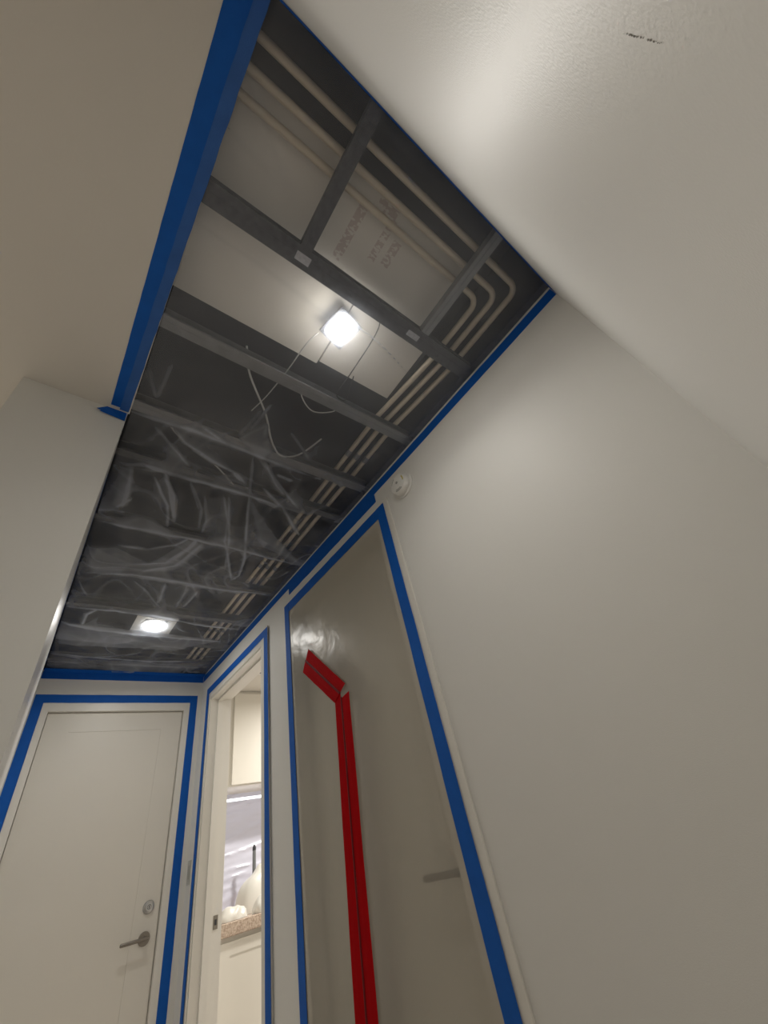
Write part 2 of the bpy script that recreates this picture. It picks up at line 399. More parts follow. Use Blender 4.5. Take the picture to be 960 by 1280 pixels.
boxes('door_stop', [UB((XR + 0.040, K['y1'] - 0.022, FLOOR), (XR + 0.070, K['y1'] - 0.0122, K['top'] - 0.0122)), UB((XR + 0.040, K['y0'] + 0.0122, K['top'] - 0.022), (XR + 0.070, K['y1'] - 0.0222, K['top'] - 0.0122))], TRIM, k3)
bm = bmesh.new(); o = U(XR + 0.090, K['y1'] - 0.0122, -0.088)
add_box(bm, o + Vector((-0.013, -0.0015, -0.029)), o + Vector((0.013, 0, 0.029)))
sp = obj('strike_plate', bm, NICKEL, k3, bevel=0.001)
bm = bmesh.new(); add_box(bm, o + Vector((-0.006, -0.0022, -0.012)), o + Vector((0.006, -0.0016, 0.012)))
obj('latch_hole', bm, DARKM, sp)

# ------------------------------------------------------------------ kitchen shell
KX0, KX1, KY0, KY1 = XR + WT, 2.6, 1.0, 3.12
struct('wall_kitchen', [UB((KX0, KY1, FLOOR), (KX1, KY1 + 0.1, PL)), UB((KX1, KY0, FLOOR), (KX1 + 0.1, KY1 + 0.1, PL)), UB((KX0, KY0 - 0.1, FLOOR), (KX1 + 0.1, KY0, PL)), UB((KX0 - 0.05, YE + 0.1, FLOOR), (KX0, KY1 + 0.1, PL))], WALL, 'cream kitchen wall beyond the doorway')
struct('ceiling_kitchen', [UB((KX0, KY0 - 0.1, CEIL), (KX1 + 0.1, KY1 + 0.1, CEIL + 0.05))], CEILP, 'white kitchen ceiling glimpsed through the doorway')
# upper cabinet
uc = thing('wall_cabinet', 'tall cream wall cabinet above the kitchen counter seen through doorway', 'cabinet')
UYF = 2.85; ub = 0.166 * UYF
boxes('body', [UB((0.96, UYF, ub), (2.1, KY1 - 0.002, CEIL - 0.0012))], CAB, uc)
def shaker(name, x0, x1, z0, z1, yf, parent, rail=0.045):
    bm = bmesh.new(); y0 = yf - 0.016; y1 = yf - 0.001
    add_box(bm, U(x0, y0, z0), U(x0 + rail, y1, z1)); add_box(bm, U(x1 - rail, y0, z0), U(x1, y1, z1))
    add_box(bm, U(x0 + rail, y0, z0), U(x1 - rail, y1, z0 + rail)); add_box(bm, U(x0 + rail, y0, z1 - rail), U(x1 - rail, y1, z1))
    add_box(bm, U(x0 + rail, y0 + 0.0025, z0 + rail), U(x1 - rail, y1, z1 - rail))
    return obj(name, bm, CAB, parent)
boxes('door', [UB((1.068, UYF - 0.016, ub + 0.006), (1.50, UYF - 0.001, CEIL - 0.02))], CAB, uc, bevel=0.002)
boxes('door', [UB((1.506, UYF - 0.016, ub + 0.006), (2.0, UYF - 0.001, CEIL - 0.02))], CAB, uc, bevel=0.002)
# base cabinet + worktop
CYF = 2.60; ctop = -0.042 * CYF; cbot = -0.061 * CYF
bc = thing('base_cabinet', 'cream base cabinet under the speckled worktop seen through doorway', 'cabinet')
boxes('body', [UB((KX0 + 0.004, CYF + 0.03, FLOOR + 0.002), (2.1, KY1 - 0.002, cbot))], CAB, bc)
shaker('door', 0.962, 1.28, FLOOR + 0.1, cbot - 0.016, CYF + 0.03, bc)
shaker('door', 1.286, 1.60, FLOOR + 0.1, cbot - 0.016, CYF + 0.03, bc)
bm = bmesh.new(); add_box(bm, U(KX0 + 0.003, CYF, cbot + 0.0008), U(2.12, KY1 - 0.002, ctop))
obj('worktop', bm, GRANITE, bevel=0.006, label='tan speckled stone worktop edge in the kitchen', category='worktop')
# masking film over the backsplash
def film_sheet(name, origin, ux, uy, nrm, nu, nv, hfun, m, **props):
    bm = bmesh.new(); g = []
    for j in range(nv + 1):
        row = []
        for i in range(nu + 1):
            a = i / nu; b = j / nv
            row.append(bm.verts.new(Vector(origin) + Vector(ux) * a + Vector(uy) * b + Vector(nrm) * hfun(a, b)))
        g.append(row)
    for j in range(nv):
        for i in range(nu): bm.faces.new((g[j][i], g[j][i + 1], g[j + 1][i + 1], g[j + 1][i]))
    return obj(name, bm, m, smooth=True, **props)
def hk(a, b):
    p = Vector((a * 3.0 + b * 1.2, b * 14 - a * 3.5, 1.7))
    return 0.004 + 0.010 * (1 - abs(noise.noise(p))) ** 3 + 0.004 * noise.noise(p * 3.1)
film_sheet('masking_sheet', U(KX0 + 0.01, KY1 - 0.006, ctop + 0.002), U(2.1, KY1, 0) - U(KX0 + 0.01, KY1, 0), Vector((0, 0, (0.49 - ctop) * S)), (0, -1, 0), 90, 70, hk, KFILM,
           label='pale lilac plastic masking sheet hanging over the kitchen backsplash', category='plastic sheet')
bm = bmesh.new(); a = U(KX0 + 0.02, 2.93, 0.142 * 2.93); b = U(2.05, 2.93, 0.142 * 2.93)
add_tube(bm, [a, b], 0.009, 14)
rod = obj('light_bar', bm, mat('light_bar_glow', (0.9, 0.9, 0.95, 1), 0.4, emit=(0.9, 0.92, 1.0, 1), estr=2.6), smooth=True, label='slim white light bar under the kitchen wall cabinet', category='light bar')
for x in (1.02, 1.9):
    bm = bmesh.new(); e = U(x, 2.93, 0.142 * 2.93); add_box(bm, (e.x - 0.006, e.y - 0.006, e.z), (e.x + 0.006, e.y + 0.006, U(0, 0, ub).z - 0.0005))
    obj('bracket', bm, WHITEP, rod)
# bundled film on the worktop: folded lumps
def lump(name, c, rx, ry, rz, seed, label):
    bm = bmesh.new(); n, mm = 56, 28; g = []
    for j in range(mm + 1):
        row = []
        th = math.pi / 2 * j / mm
        for i in range(n):
            ph = 2 * math.pi * i / n
            d = Vector((math.cos(ph) * math.cos(th), math.sin(ph) * math.cos(th), math.sin(th)))
            q = Vector((d.x * 2.2 + seed, d.y * 2.2, d.z * 1.3))
            q = Vector((d.x * 1.3 + seed, d.y * 1.3, d.z * 0.8)); k = 1 + 0.20 * noise.noise(q * 1.1) + 0.17 * (0.35 - abs(noise.noise(Vector(((d.x - 0.8 * d.z) * 2.0 + 0.5 * d.y, d.y * 0.9, seed)))))
            row.append(bm.verts.new((c.x + d.x * rx * k, c.y + d.y * ry * k, c.z + max(0.0, d.z * rz * k))))
        g.append(row)
    for j in range(mm):
        for i in range(n): bm.faces.new((g[j][i], g[j][(i + 1) % n], g[j + 1][(i + 1) % n], g[j + 1][i]))
    return obj(name, bm, KFILM2, smooth=True, label=label, category='plastic bundle', group='plastic bundles on the worktop')
lump('plastic_bundle', U(1.29, 2.87, ctop + 0.001), 0.20, 0.11, 0.24, 3.1, 'largest heap of gathered white plastic on the kitchen worktop')
lump('plastic_bundle', U(1.04, 2.69, ctop + 0.001), 0.10, 0.06, 0.065, 8.4, 'low folded white plastic roll at left end of worktop')
lump('plastic_bundle', U(1.205, 2.66, ctop + 0.001), 0.085, 0.055, 0.085, 5.7, 'small white plastic fold in front of the large heap')
# dark slim fixture against the film
fx = thing('faucet', 'slim dark upright fixture standing behind the white plastic heap', 'fixture')
bm = bmesh.new(); fy = 2.99; a = U(0.428 * fy, fy, ctop + 0.001); zt = U(0, 0, 0.060 * fy).z
add_tube(bm, [a, (a.x, a.y, zt - 0.05), (a.x, a.y, zt - 0.02), (a.x, a.y, zt)], [0.013, 0.013, 0.012, 0.004], 14)
obj('stem', bm, mat('grey_stem', (0.22, 0.23, 0.24, 1), 0.35, metal=0.5), fx, smooth=True)
bm = bmesh.new(); add_tube(bm, [(a.x, a.y, zt - 0.03), (a.x, a.y, zt - 0.012), (a.x, a.y, zt + 0.006)], [0.0135, 0.0135, 0.004], 14)
obj('cap', bm, DARKM, fx, smooth=True)
# kitchen ceiling vent and lamp
vt = thing('ceiling_vent', 'narrow dark slot vent in the kitchen ceiling', 'vent')
boxes('frame', [UB((1.06, 2.49, CEIL - 0.003), (1.5, 2.505, CEIL - 0.0005)), UB((1.06, 2.525, CEIL - 0.003), (1.5, 2.54, CEIL - 0.0005))], WHITEP, vt)
boxes('slot', [UB((1.06, 2.505, CEIL - 0.002), (1.5, 2.525, CEIL - 0.0005))], DARKM, vt)
def downlight(name, label, c, rad, glow, watts, spread, colour, group='recessed downlights', light_r=None):
    t = thing(name, label, 'downlight', group)
    bm = bmesh.new(); add_lathe(bm, c, (0, 0, -1), [(rad, -0.004), (rad + 0.016, -0.001), (rad + 0.015, 0.004), (rad, 0.005), (rad - 0.002, 0.001)], 40)
    obj('trim_ring', bm, WHITEP, t, smooth=True)
    bm = bmesh.new(); add_lathe(bm, c, (0, 0, -1), [(0, 0.0005), (rad - 0.001, 0.0005), (rad - 0.001, -0.003), (0, -0.003)], 40)
    obj('diffuser', bm, glow, t, smooth=True)
    ld = bpy.data.lights.new('downlight_lamp', 'AREA'); ld.shape = 'DISK'; ld.size = 2 * (light_r or rad) * 0.95; ld.energy = watts; ld.color = colour; ld.spread = spread
    lo = bpy.data.objects.new('downlight_lamp', ld); C.objects.link(lo); lo.location = Vector(c) + Vector((0, 0, -0.008)); lo.parent = t
    return t
downlight('downlight', 'round kitchen ceiling lamp glimpsed through the doorway', U(1.75, 2.25, CEIL - 0.004), 0.07, GLOWK, LAMPK, math.radians(170), (1.0, 0.95, 0.87))
downlight('downlight', 'added unseen fill lamp in the side hall left of the camera', U(-1.1, 1.6, CEIL - 0.004), 0.06, GLOW2, FILLH, math.radians(170), (1.0, 0.94, 0.85))  # added out of view to lift the bounce light on the left ceiling

# ------------------------------------------------------------------ conduits (three nested, bending along the back wall)
for k, (xr, cy, lab) in enumerate(((0.587, 0.066, 'innermost of three beige conduit pipes above the clear ceiling plastic'),
                                   (0.620, 0.029, 'middle one of three beige conduit pipes above the clear ceiling plastic'),
                                   (0.655, -0.012, 'outermost beige conduit pipe bending along the back wall above the plastic'))):
    x1 = xr * PZ; x0 = (xr + 0.023) * PZ; yb = cy * PZ; rb = 0.03
    pts = [U(-0.18, yb, PZ)]
    for q in range(7):
        a = math.pi / 2 * q / 6
        pts.append(U(x0 - rb + rb * math.sin(a), yb + rb - rb * math.cos(a), PZ))
    pts += [U(x0, 0.27, PZ), U((x0 + x1) / 2, 0.40, PZ), U(x1, 0.52, PZ), U(x1, 1.4, PZ), U(x1, YE - 0.005, PZ)]
    bm = bmesh.new(); add_tube(bm, pts, 0.0108, 12)
    t = obj('conduit_pipe', bm, CONDUIT, smooth=True, label=lab, category='pipe', group='conduit pipes above the ceiling plastic')
    for y in (0.70, 1.45, 2.1):
        bm = bmesh.new(); add_tube(bm, [U(x1, y - 0.012, PZ), U(x1, y + 0.012, PZ)], 0.0128, 12)
        obj('coupling', bm, STEEL, t, smooth=True)

# ------------------------------------------------------------------ recessed lamps in the opened ceiling
LZ = U(0, 0, JB).z
near = thing('downlight', 'dazzling square downlight behind the clear ceiling plastic near the camera', 'downlight', 'recessed downlights')
c1 = U(0.366, 0.327, JB) + Vector((0, 0, 0.002)); ang = math.radians(14)
def rot(dx, dy): return Vector((dx * math.cos(ang) - dy * math.sin(ang), dx * math.sin(ang) + dy * math.cos(ang), 0))
def quadbox(bm, c, sx, sy, z0, z1):
    v = []
    for z in (z0, z1):
        for dx, dy in ((-sx, -sy), (sx, -sy), (sx, sy), (-sx, sy)):
            v.append(bm.verts.new(c + rot(dx, dy) + Vector((0, 0, z))))
    for f in ((3, 2, 1, 0), (4, 5, 6, 7), (0, 1, 5, 4), (1, 2, 6, 5), (2, 3, 7, 6), (3, 0, 4, 7)): bm.faces.new([v[i] for i in f])
bm = bmesh.new(); quadbox(bm, c1, 0.034, 0.040, 0.0, 0.026); obj('diffuser', bm, GLOW1, near)
bm = bmesh.new()
for dx, dy, sx, sy in ((-0.042, 0, 0.007, 0.055), (0.042, 0, 0.007, 0.055), (0, -0.048, 0.035, 0.007), (0, 0.048, 0.035, 0.007)):
    quadbox(bm, c1 + rot(dx, dy), sx, sy, 0.0, 0.004)
obj('trim_frame', bm, STEEL, near)
bm = bmesh.new(); quadbox(bm, c1, 0.036, 0.042, 0.027, 0.045); obj('housing', bm, STEEL, near)
ld = bpy.data.lights.new('near_lamp', 'AREA'); ld.shape = 'RECTANGLE'; ld.size = 0.066; ld.size_y = 0.078; ld.energy = LAMP1 * 0.36; ld.color = (1.0, 0.965, 0.90); ld.spread = math.radians(180)
lo = bpy.data.objects.new('near_lamp', ld); C.objects.link(lo); lo.location = c1 + Vector((0, 0, -0.002)); lo.rotation_euler = (0, 0, ang); lo.parent = near
ld = bpy.data.lights.new('near_lamp_beam', 'AREA'); ld.shape = 'RECTANGLE'; ld.size = 0.05; ld.size_y = 0.06; ld.energy = LAMP1 * 0.60; ld.color = (1.0, 0.965, 0.90); ld.spread = math.radians(135)
lo = bpy.data.objects.new('near_lamp_beam', ld); C.objects.link(lo); lo.location = c1 + Vector((0, 0, -0.0025)); lo.rotation_euler = (0, 0, ang); lo.parent = near

far = thing('downlight', 'round glowing downlight in a square metal pan at the far ceiling', 'downlight', 'recessed downlights')
c2 = U(0.352, 2.03, JB)
bm = bmesh.new()
hx, hy = 0.115, 0.11
for a, b in (((-hx, -hy), (hx, -0.064)), ((-hx, 0.064), (hx, hy)), ((-hx, -0.064), (-0.064, 0.064)), ((0.064, -0.064), (hx, 0.064))):
    add_box(bm, (c2.x + a[0], c2.y + a[1], c2.z + 0.001), (c2.x + b[0], c2.y + b[1], c2.z + 0.003))
obj('pan', bm, mat('bright_pan', (0.75, 0.74, 0.7, 1), 0.35, metal=0.5), far)
bm = bmesh.new(); add_lathe(bm, c2, (0, 0, -1), [(0.048, -0.004), (0.075, -0.002), (0.074, 0.002), (0.052, 0.004), (0.048, 0.001)], 40)
obj('trim_ring', bm, WHITEP, far, smooth=True)
bm = bmesh.new(); add_lathe(bm, c2, (0, 0, -1), [(0, 0.001), (0.048, 0.001), (0.048, -0.004), (0, -0.004)], 40)
obj('diffuser', bm, GLOW2, far, smooth=True)
ld = bpy.data.lights.new('far_lamp', 'AREA'); ld.shape = 'DISK'; ld.size = 0.09; ld.energy = LAMP2; ld.color = (1.0, 0.97, 0.91); ld.spread = math.radians(180)
lo = bpy.data.objects.new('far_lamp', ld); C.objects.link(lo); lo.location = c2 + Vector((0, 0, -0.003)); lo.parent = far

# ------------------------------------------------------------------ loose cables above the plastic
def cable(pts, r, m, label, rise=0.012):
    bm = bmesh.new(); add_tube(bm, spline([U(x, y, CEIL + rise / S + dz) for x, y, dz in pts], 8), r, 8)
    obj('cable', bm, m, smooth=True, label=label, category='cable', group='cables above the ceiling plastic')
cable([(0.19, 0.52, 0.06), (0.217, 0.562, 0.004), (0.307, 0.66, 0.002), (0.368, 0.747, 0.002), (0.419, 0.785, 0.0), (0.478, 0.767, 0.02), (0.53, 0.70, 0.06)], 0.0036, WIREW, 'thick white cable curving across a dark bay above the plastic')
cable([(0.33, 0.375, 0.03), (0.314, 0.411, 0.02), (0.308, 0.51, 0.03), (0.296, 0.619, 0.04), (0.28, 0.70, 0.05)], 0.0022, WIREW, 'thin pale wire running from the square lamp to the next joist')
cable([(0.43, 0.235, 0.05), (0.455, 0.275, 0.012), (0.462, 0.42, 0.012), (0.462, 0.495, 0.012), (0.478, 0.512, 0.012), (0.497, 0.50, 0.012), (0.478, 0.43, 0.02)], 0.0022, WIRED, 'thin dark wire looping beside the square lamp')
cable([(0.36, 0.53, 0.03), (0.376, 0.559, 0.004), (0.427, 0.584, 0.002), (0.483, 0.556, 0.006), (0.50, 0.53, 0.03)], 0.0024, WIREW, 'pale wire hanging in a shallow loop below the second joist')
cable([(0.09, 0.84, 0.02), (0.15, 0.875, 0.003), (0.23, 0.905, 0.002), (0.33, 0.975, 0.002), (0.36, 1.03, 0.03)], 0.003, WIREW, 'grey cable slanting between the third and fourth joists')

# ------------------------------------------------------------------ clear plastic sheet over the opened ceiling
CREASES = [
    ([(0.014, 1.022), (0.058, 0.997), (0.205, 1.0), (0.383, 0.996), (0.599, 1.008)], 0.50, 0.0028),
    ([(0.13, 1.02), (0.176, 1.092), (0.214, 1.226)], 0.80, 0.0055),
    ([(0.106, 1.04), (0.175, 1.147), (0.204, 1.271)], 0.50, 0.0037),
    ([(0.212, 1.022), (0.277, 1.12), (0.301, 1.231)], 0.40, 0.0037),
    ([(0.339, 1.035), (0.427, 1.268), (0.481, 1.447)], 0.45, 0.0028),
    ([(0.387, 0.975), (0.444, 1.128), (0.494, 1.265)], 0.40, 0.0028),
    ([(0.421, 0.941), (0.529, 1.007), (0.661, 1.127)], 0.50, 0.0055),
    ([(-0.003, 1.319), (0.132, 1.312), (0.302, 1.307), (0.511, 1.307), (0.768, 1.331)], 0.60, 0.0037),
    ([(0.078, 1.429), (0.178, 1.412), (0.257, 1.358), (0.299, 1.297)], 0.50, 0.0028),
    ([(0.15, 1.539), (0.254, 1.477), (0.307, 1.362), (0.323, 1.298)], 0.55, 0.0028),
    ([(0.194, 1.574), (0.294, 1.488), (0.344, 1.324)], 0.50, 0.0028),
    ([(0.02, 1.647), (0.166, 1.609), (0.289, 1.607), (0.515, 1.619), (0.73, 1.599)], 0.65, 0.0037),
    ([(0.416, 1.272), (0.476, 1.396), (0.544, 1.536)], 0.60, 0.0046),
    ([(0.494, 1.265), (0.529, 1.351), (0.551, 1.477), (0.531, 1.541)], 0.60, 0.0037),
    ([(0.299, 1.645), (0.31, 1.787)], 0.45, 0.0028),
    ([(0.393, 1.643), (0.383, 1.798)], 0.35, 0.0028),
    ([(0.44, 1.658), (0.418, 1.82)], 0.30, 0.0028),
    ([(0.001, 1.936), (0.169, 1.92), (0.349, 1.938), (0.575, 1.971), (0.747, 1.97)], 0.60, 0.0028),
    ([(-0.029, 2.066), (0.045, 2.08), (0.138, 2.108), (0.277, 2.113), (0.477, 2.127), (0.697, 2.123)], 0.45, 0.0073),
    ([(-0.004, 2.392), (0.193, 2.421), (0.427, 2.43), (0.68, 2.394)], 0.40, 0.0073),
    ([(0.069, 2.074), (0.072, 1.977), (0.106, 1.922)], 0.50, 0.0037),
    ([(0.167, 0.877), (0.234, 0.897), (0.303, 0.911), (0.352, 0.947)], 0.50, 0.0028),
    ([(-0.017, 1.269), (0.026, 1.241), (0.065, 1.242)], 0.40, 0.0028),
    ([(0.033, 1.229), (0.067, 1.16)], 0.35, 0.0028),
    ([(0.051, 1.221), (0.051, 1.132), (0.034, 1.012)], 0.35, 0.0055),
    ([(-0.018, 0.818), (0.061, 0.815), (0.131, 0.81), (0.257, 0.811), (0.381, 0.816), (0.585, 0.819)], 0.50, 0.0029),
    ([(0.116, 0.807), (0.257, 0.811)], 0.50, 0.0029),
    ([(0.277, 0.777), (0.3, 0.731), (0.326, 0.694), (0.336, 0.735)], 0.30, 0.0037),
    ([(0.091, 0.82), (0.139, 0.861), (0.237, 0.895), (0.324, 0.917), (0.366, 0.953)], 0.50, 0.0029),
    ([(0.376, 0.825), (0.462, 0.907), (0.511, 0.944)], 0.50, 0.0051),
    ([(0.037, 0.749), (0.043, 0.628)], 0.25, 0.0022),
    ([(-0.008, 0.667), (0.037, 0.749)], 0.25, 0.0022),
    ([(0.266, 0.771), (0.289, 0.649)], 0.25, 0.0029),
    ([(0.011, 1.02), (0.072, 1.002), (0.151, 1.008), (0.258, 1.004)], 0.45, 0.0029),
    ([(0.054, 0.84), (0.138, 0.908), (0.181, 0.948)], 0.35, 0.0029),
    ([(0.322, 1.032), (0.379, 1.147), (0.427, 1.315)], 0.35, 0.0028),
    ([(0.257, 1.04), (0.31, 1.177), (0.323, 1.26)], 0.35, 0.0028),
    ([(0.386, 1.628), (0.394, 1.827)], 0.30, 0.0028),
    ([(0.3, 1.639), (0.31, 1.812)], 0.35, 0.0028),
    ([(-0.022, 1.556), (-0.0, 1.706), (0.051, 1.818)], 0.25, 0.0033),
    ([(0.174, 1.648), (0.251, 1.722), (0.331, 1.844)], 0.25, 0.0028),
    ([(-0.018, 2.405), (0.115, 2.432), (0.254, 2.386), (0.377, 2.316)], 0.30, 0.0044),
    ([(0.337, 0.819), (0.381, 0.951), (0.421, 1.079)], 0.30, 0.0026),
    ([(0.365, 0.828), (0.453, 0.892), (0.586, 0.992)], 0.40, 0.0051),
    ([(0.121, 0.994), (0.197, 1.165)], 0.50, 0.0045),
    ([(0.204, 1.011), (0.273, 1.131)], 0.30, 0.0026),
    ([(0.399, 0.68), (0.507, 0.756)], 0.25, 0.0032),
    ([(0.288, 0.739), (0.307, 0.615)], 0.25, 0.0032),
    ([(0.166, 0.785), (0.26, 0.816)], 0.50, 0.0026),
    ([(0.438, 0.861), (0.503, 0.867)], 0.50, 0.0032),
]
FLAPS = [
    ([(0.08, 1.439), (0.202, 1.509), (0.302, 1.307), (0.362, 1.34), (0.296, 1.538), (0.035, 1.641), (-0.02, 1.489)], 0.16),
    ([(-0.029, 2.066), (0.467, 2.091), (0.697, 2.123), (0.522, 2.283), (0.01, 2.295)], 0.20),
    ([(0.4, 1.007), (0.554, 1.147), (0.762, 1.319), (0.563, 1.262)], 0.18),
    ([(0.277, 0.777), (0.326, 0.694), (0.384, 0.782), (0.369, 0.829)], 0.35),
    ([(0.013, 1.038), (0.038, 1.026), (0.065, 1.196), (0.019, 1.253), (-0.018, 1.261)], 0.14),
    ([(0.018, 1.474), (0.15, 1.539), (0.121, 1.619), (0.014, 1.641)], 0.10),
    ([(0.27, 1.066), (0.329, 1.039), (0.435, 1.288), (0.342, 1.279)], 0.08),
    ([(-0.044, 2.496), (0.71, 2.487), (0.759, 2.638), (-0.037, 2.708)], 0.10),
]

def build_sheet():
    x0, x1, y0, y1 = XL + 0.006, XR - 0.001, YB + 0.001, YE - 0.001
    nx, ny = 200, 600
    X, Y = np.meshgrid(np.linspace(x0, x1, nx + 1), np.linspace(y0, y1, ny + 1))
    def nz(fx, fy, z):          # smooth noise sampled on the sheet
        return np.array([noise.noise(Vector((a, b, z))) for a, b in zip(fx.ravel(), fy.ravel())]).reshape(X.shape)
    far = np.clip((Y - 0.62) / 0.35, 0, 1); far = far * far * (3 - 2 * far)
    edge = np.clip(np.minimum(np.minimum(X - x0, x1 - X), np.minimum(Y - y0, y1 - Y)) / 0.03, 0, 1)
    js = [0.236] + jy
    d = np.min([np.abs(Y - q) for q in js], axis=0); sag = np.minimum(1, d / 0.13) ** 1.5
    n1 = nz(X * 3, Y * 3, 9.0); n2 = nz(X * 7, Y * 6, 1.5); n3 = nz(X * 16, Y * 11, 6.5); n4 = nz(X * 34, Y * 20, 2.5)
    fanx = X * 8 + 1.4 * n1
    f1 = np.clip(1 - 2.2 * np.abs(nz(fanx, Y * 2.0, 0.3)), 0, 1) ** 6
    f2 = np.clip(1 - 2.2 * np.abs(nz(X * 2.4 + 11, Y * 9 + 1.5 * n2, 1.1)), 0, 1) ** 6
    mk = np.clip(0.5 + 1.1 * nz(X * 3.3 + 5, Y * 2.6, 8.8), 0, 1); mk2 = np.clip(0.4 + 1.1 * nz(X * 2 - 3, Y * 2.2, 3.3), 0, 1)
    wx = X + 0.003 * n3 + 0.0015 * n4; wy = Y + 0.004 * n2 + 0.003 * n3
    cre = np.zeros_like(X); hgt = np.zeros_like(X)
    for pts, amp, wd in CREASES:
        best = np.full(X.shape, 9.0); sgn = np.ones_like(X); along = np.zeros_like(X); n = len(pts) - 1
        for k, ((ax, ay), (bx, by)) in enumerate(zip(pts, pts[1:])):
            dx, dy = bx - ax, by - ay; L2 = dx * dx + dy * dy + 1e-9
            t = np.clip(((wx - ax) * dx + (wy - ay) * dy) / L2, 0, 1)
            dd = np.hypot(wx - ax - t * dx, wy - ay - t * dy)
            sd = np.sign((wx - ax) * dy - (wy - ay) * dx)
            c = dd < best; best = np.where(c, dd, best); sgn = np.where(c, sd, sgn); along = np.where(c, (k + t) / n, along)
        wdt = max(wd, 0.0045)
        fade = np.clip(np.minimum(along, 1 - along) * 6 + 0.25, 0, 1)
        g = np.exp(-(best / wdt) ** 2) * fade; gw = np.exp(-(best / (wdt * 2.6)) ** 2) * fade
        side = 1.0 if (len(CREASES) * int(amp * 100) + int(pts[0][0] * 1000)) % 2 else -1.0
        soft = np.exp(-best / (wdt * 7)) * fade * (sgn * side > 0) * np.clip(0.6 + n2, 0, 1)      # film hanging off one side of the fold
        cre = np.maximum(cre, amp * (0.62 * g + 0.14 * gw + 0.42 * soft)); hgt = np.maximum(hgt, amp * gw)
    fl = np.zeros_like(X)
    for pts, amp in FLAPS:
        ins = np.zeros(X.shape, bool); n = len(pts)
        for k in range(n):
            ax, ay = pts[k]; bx, by = pts[(k + 1) % n]
            ins ^= ((ay > wy) != (by > wy)) & (wx < (bx - ax) * (wy - ay) / (by - ay + 1e-12) + ax)
        fl += amp * ins
    for _ in range(3):          # soften flap outlines
        fl = (fl + np.roll(fl, 1, 0) + np.roll(fl, -1, 0) + np.roll(fl, 1, 1) + np.roll(fl, -1, 1)) / 5
    taut = np.clip(1 - 2.2 * np.abs(nz(X * 2.5 - Y * 6, Y * 2 + X, 7.7)), 0, 1) ** 14
    h = -far * edge * (0.010 * sag + 0.010 * hgt + 0.004 * f1 * mk + 0.005 * f2 * mk2 + 0.004 * n2 + 0.003 * n3 + 0.0012 * n4) - edge * (0.001 * taut + 0.0008 * n1)
    near_j = np.zeros_like(X)
    for q in jy[1:] + [YE]:
        dj = q + 0.018 - Y
        near_j = np.maximum(near_j, np.where(dj > 0, np.exp(-dj / 0.075), np.exp(dj / 0.006)))
    hazy = near_j * np.clip(0.45 + 1.1 * n2 + 0.5 * n1, 0.08, 1.1)  # pale haze before each joist, painted into the film's milkiness
    fold = far * (0.20 * hazy + 1.25 * cre * (0.8 + 0.6 * n3) + 0.9 * fl + 0.14 * f1 * mk + 0.16 * f2 * mk2 + 0.05 * np.clip(n3 + n4, 0, 1) + 0.03 * np.clip(Y - 1.5, 0, 1)) + (1 - far) * (cre * 0.45 + 0.085 + 0.03 * n1) + 0.05 * taut  # folds plus painted haze, the near bays included
    fold = np.clip(fold, 0, 1)
    base = U(0, 0, CEIL).z + 0.0075
    verts = np.stack([X * S, Y * S, base + h], -1).reshape(-1, 3)
    idx = np.arange((nx + 1) * (ny + 1)).reshape(ny + 1, nx + 1)
    faces = np.stack([idx[:-1, :-1], idx[1:, :-1], idx[1:, 1:], idx[:-1, 1:]], -1).reshape(-1, 4)    # facing down
    me = bpy.data.meshes.new('ceiling_plastic_sheet'); me.from_pydata(verts.tolist(), [], faces.tolist()); me.update()
    at = me.attributes.new('fold', 'FLOAT', 'POINT'); at.data.foreach_set('value', fold.ravel().astype(np.float32))
    me.materials.append(FILM)
    me.polygons.foreach_set('use_smooth', [True] * len(me.polygons))
    o = bpy.data.objects.new('ceiling_plastic_sheet', me); C.objects.link(o)
    o['label'] = 'clear wrinkled plastic sheet stretched below the open ceiling joists'; o['category'] = 'plastic sheet'
    return o
sheet = build_sheet()

# ------------------------------------------------------------------ tape
def tape(label, A, B, W, N, seg=24, lift=0.0006, name='painter_tape', m=TAPE, jit=0.0006, group='blue tape strips', cat='tape', mitre=(0, 0), thick=0.0005):
    """strip from A to B, widening along W (a vector), raised along N; mitre slants the two ends"""
    A, B, W, N = Vector(A), Vector(B), Vector(W), Vector(N).normalized()
    bm = bmesh.new(); rows = []; L = (B - A); Ln = L.normalized()
    for i in range(seg + 1):
        t = i / seg
        e0 = Ln * (mitre[0] * W.length) if i == 0 else (Ln * (mitre[1] * W.length) if i == seg else Vector())
        j0 = W.normalized() * random.uniform(-jit, jit); j1 = W.normalized() * random.uniform(-jit, jit)
        p = A + L * t; b = N * (lift + 0.00025 * math.sin(t * 37 + A.x * 9))
        r = []
        for k in (0, 0.5, 1):
            q = p + W * k + (j0 if k == 0 else (j1 if k == 1 else Vector())) + e0 * k + b
            r.append((bm.verts.new(q), bm.verts.new(q + N * thick)))
        rows.append(r)
    for a, b in zip(rows, rows[1:]):
        for k in range(2):
            bm.faces.new((a[k][1], a[k + 1][1], b[k + 1][1], b[k][1])); bm.faces.new((a[k][0], b[k][0], b[k + 1][0], a[k + 1][0]))
        bm.faces.new((a[0][0], a[0][1], b[0][1], b[0][0])); bm.faces.new((a[2][1], a[2][0], b[2][0], b[2][1]))
    for r in (rows[0], rows[-1]):
        for k in range(2): bm.faces.new((r[k][0], r[k + 1][0], r[k + 1][1], r[k][1]))
    return obj(name, bm, m, label=label, category=cat, group=group)
tw = (CEIL - TB) * S - 0.0005
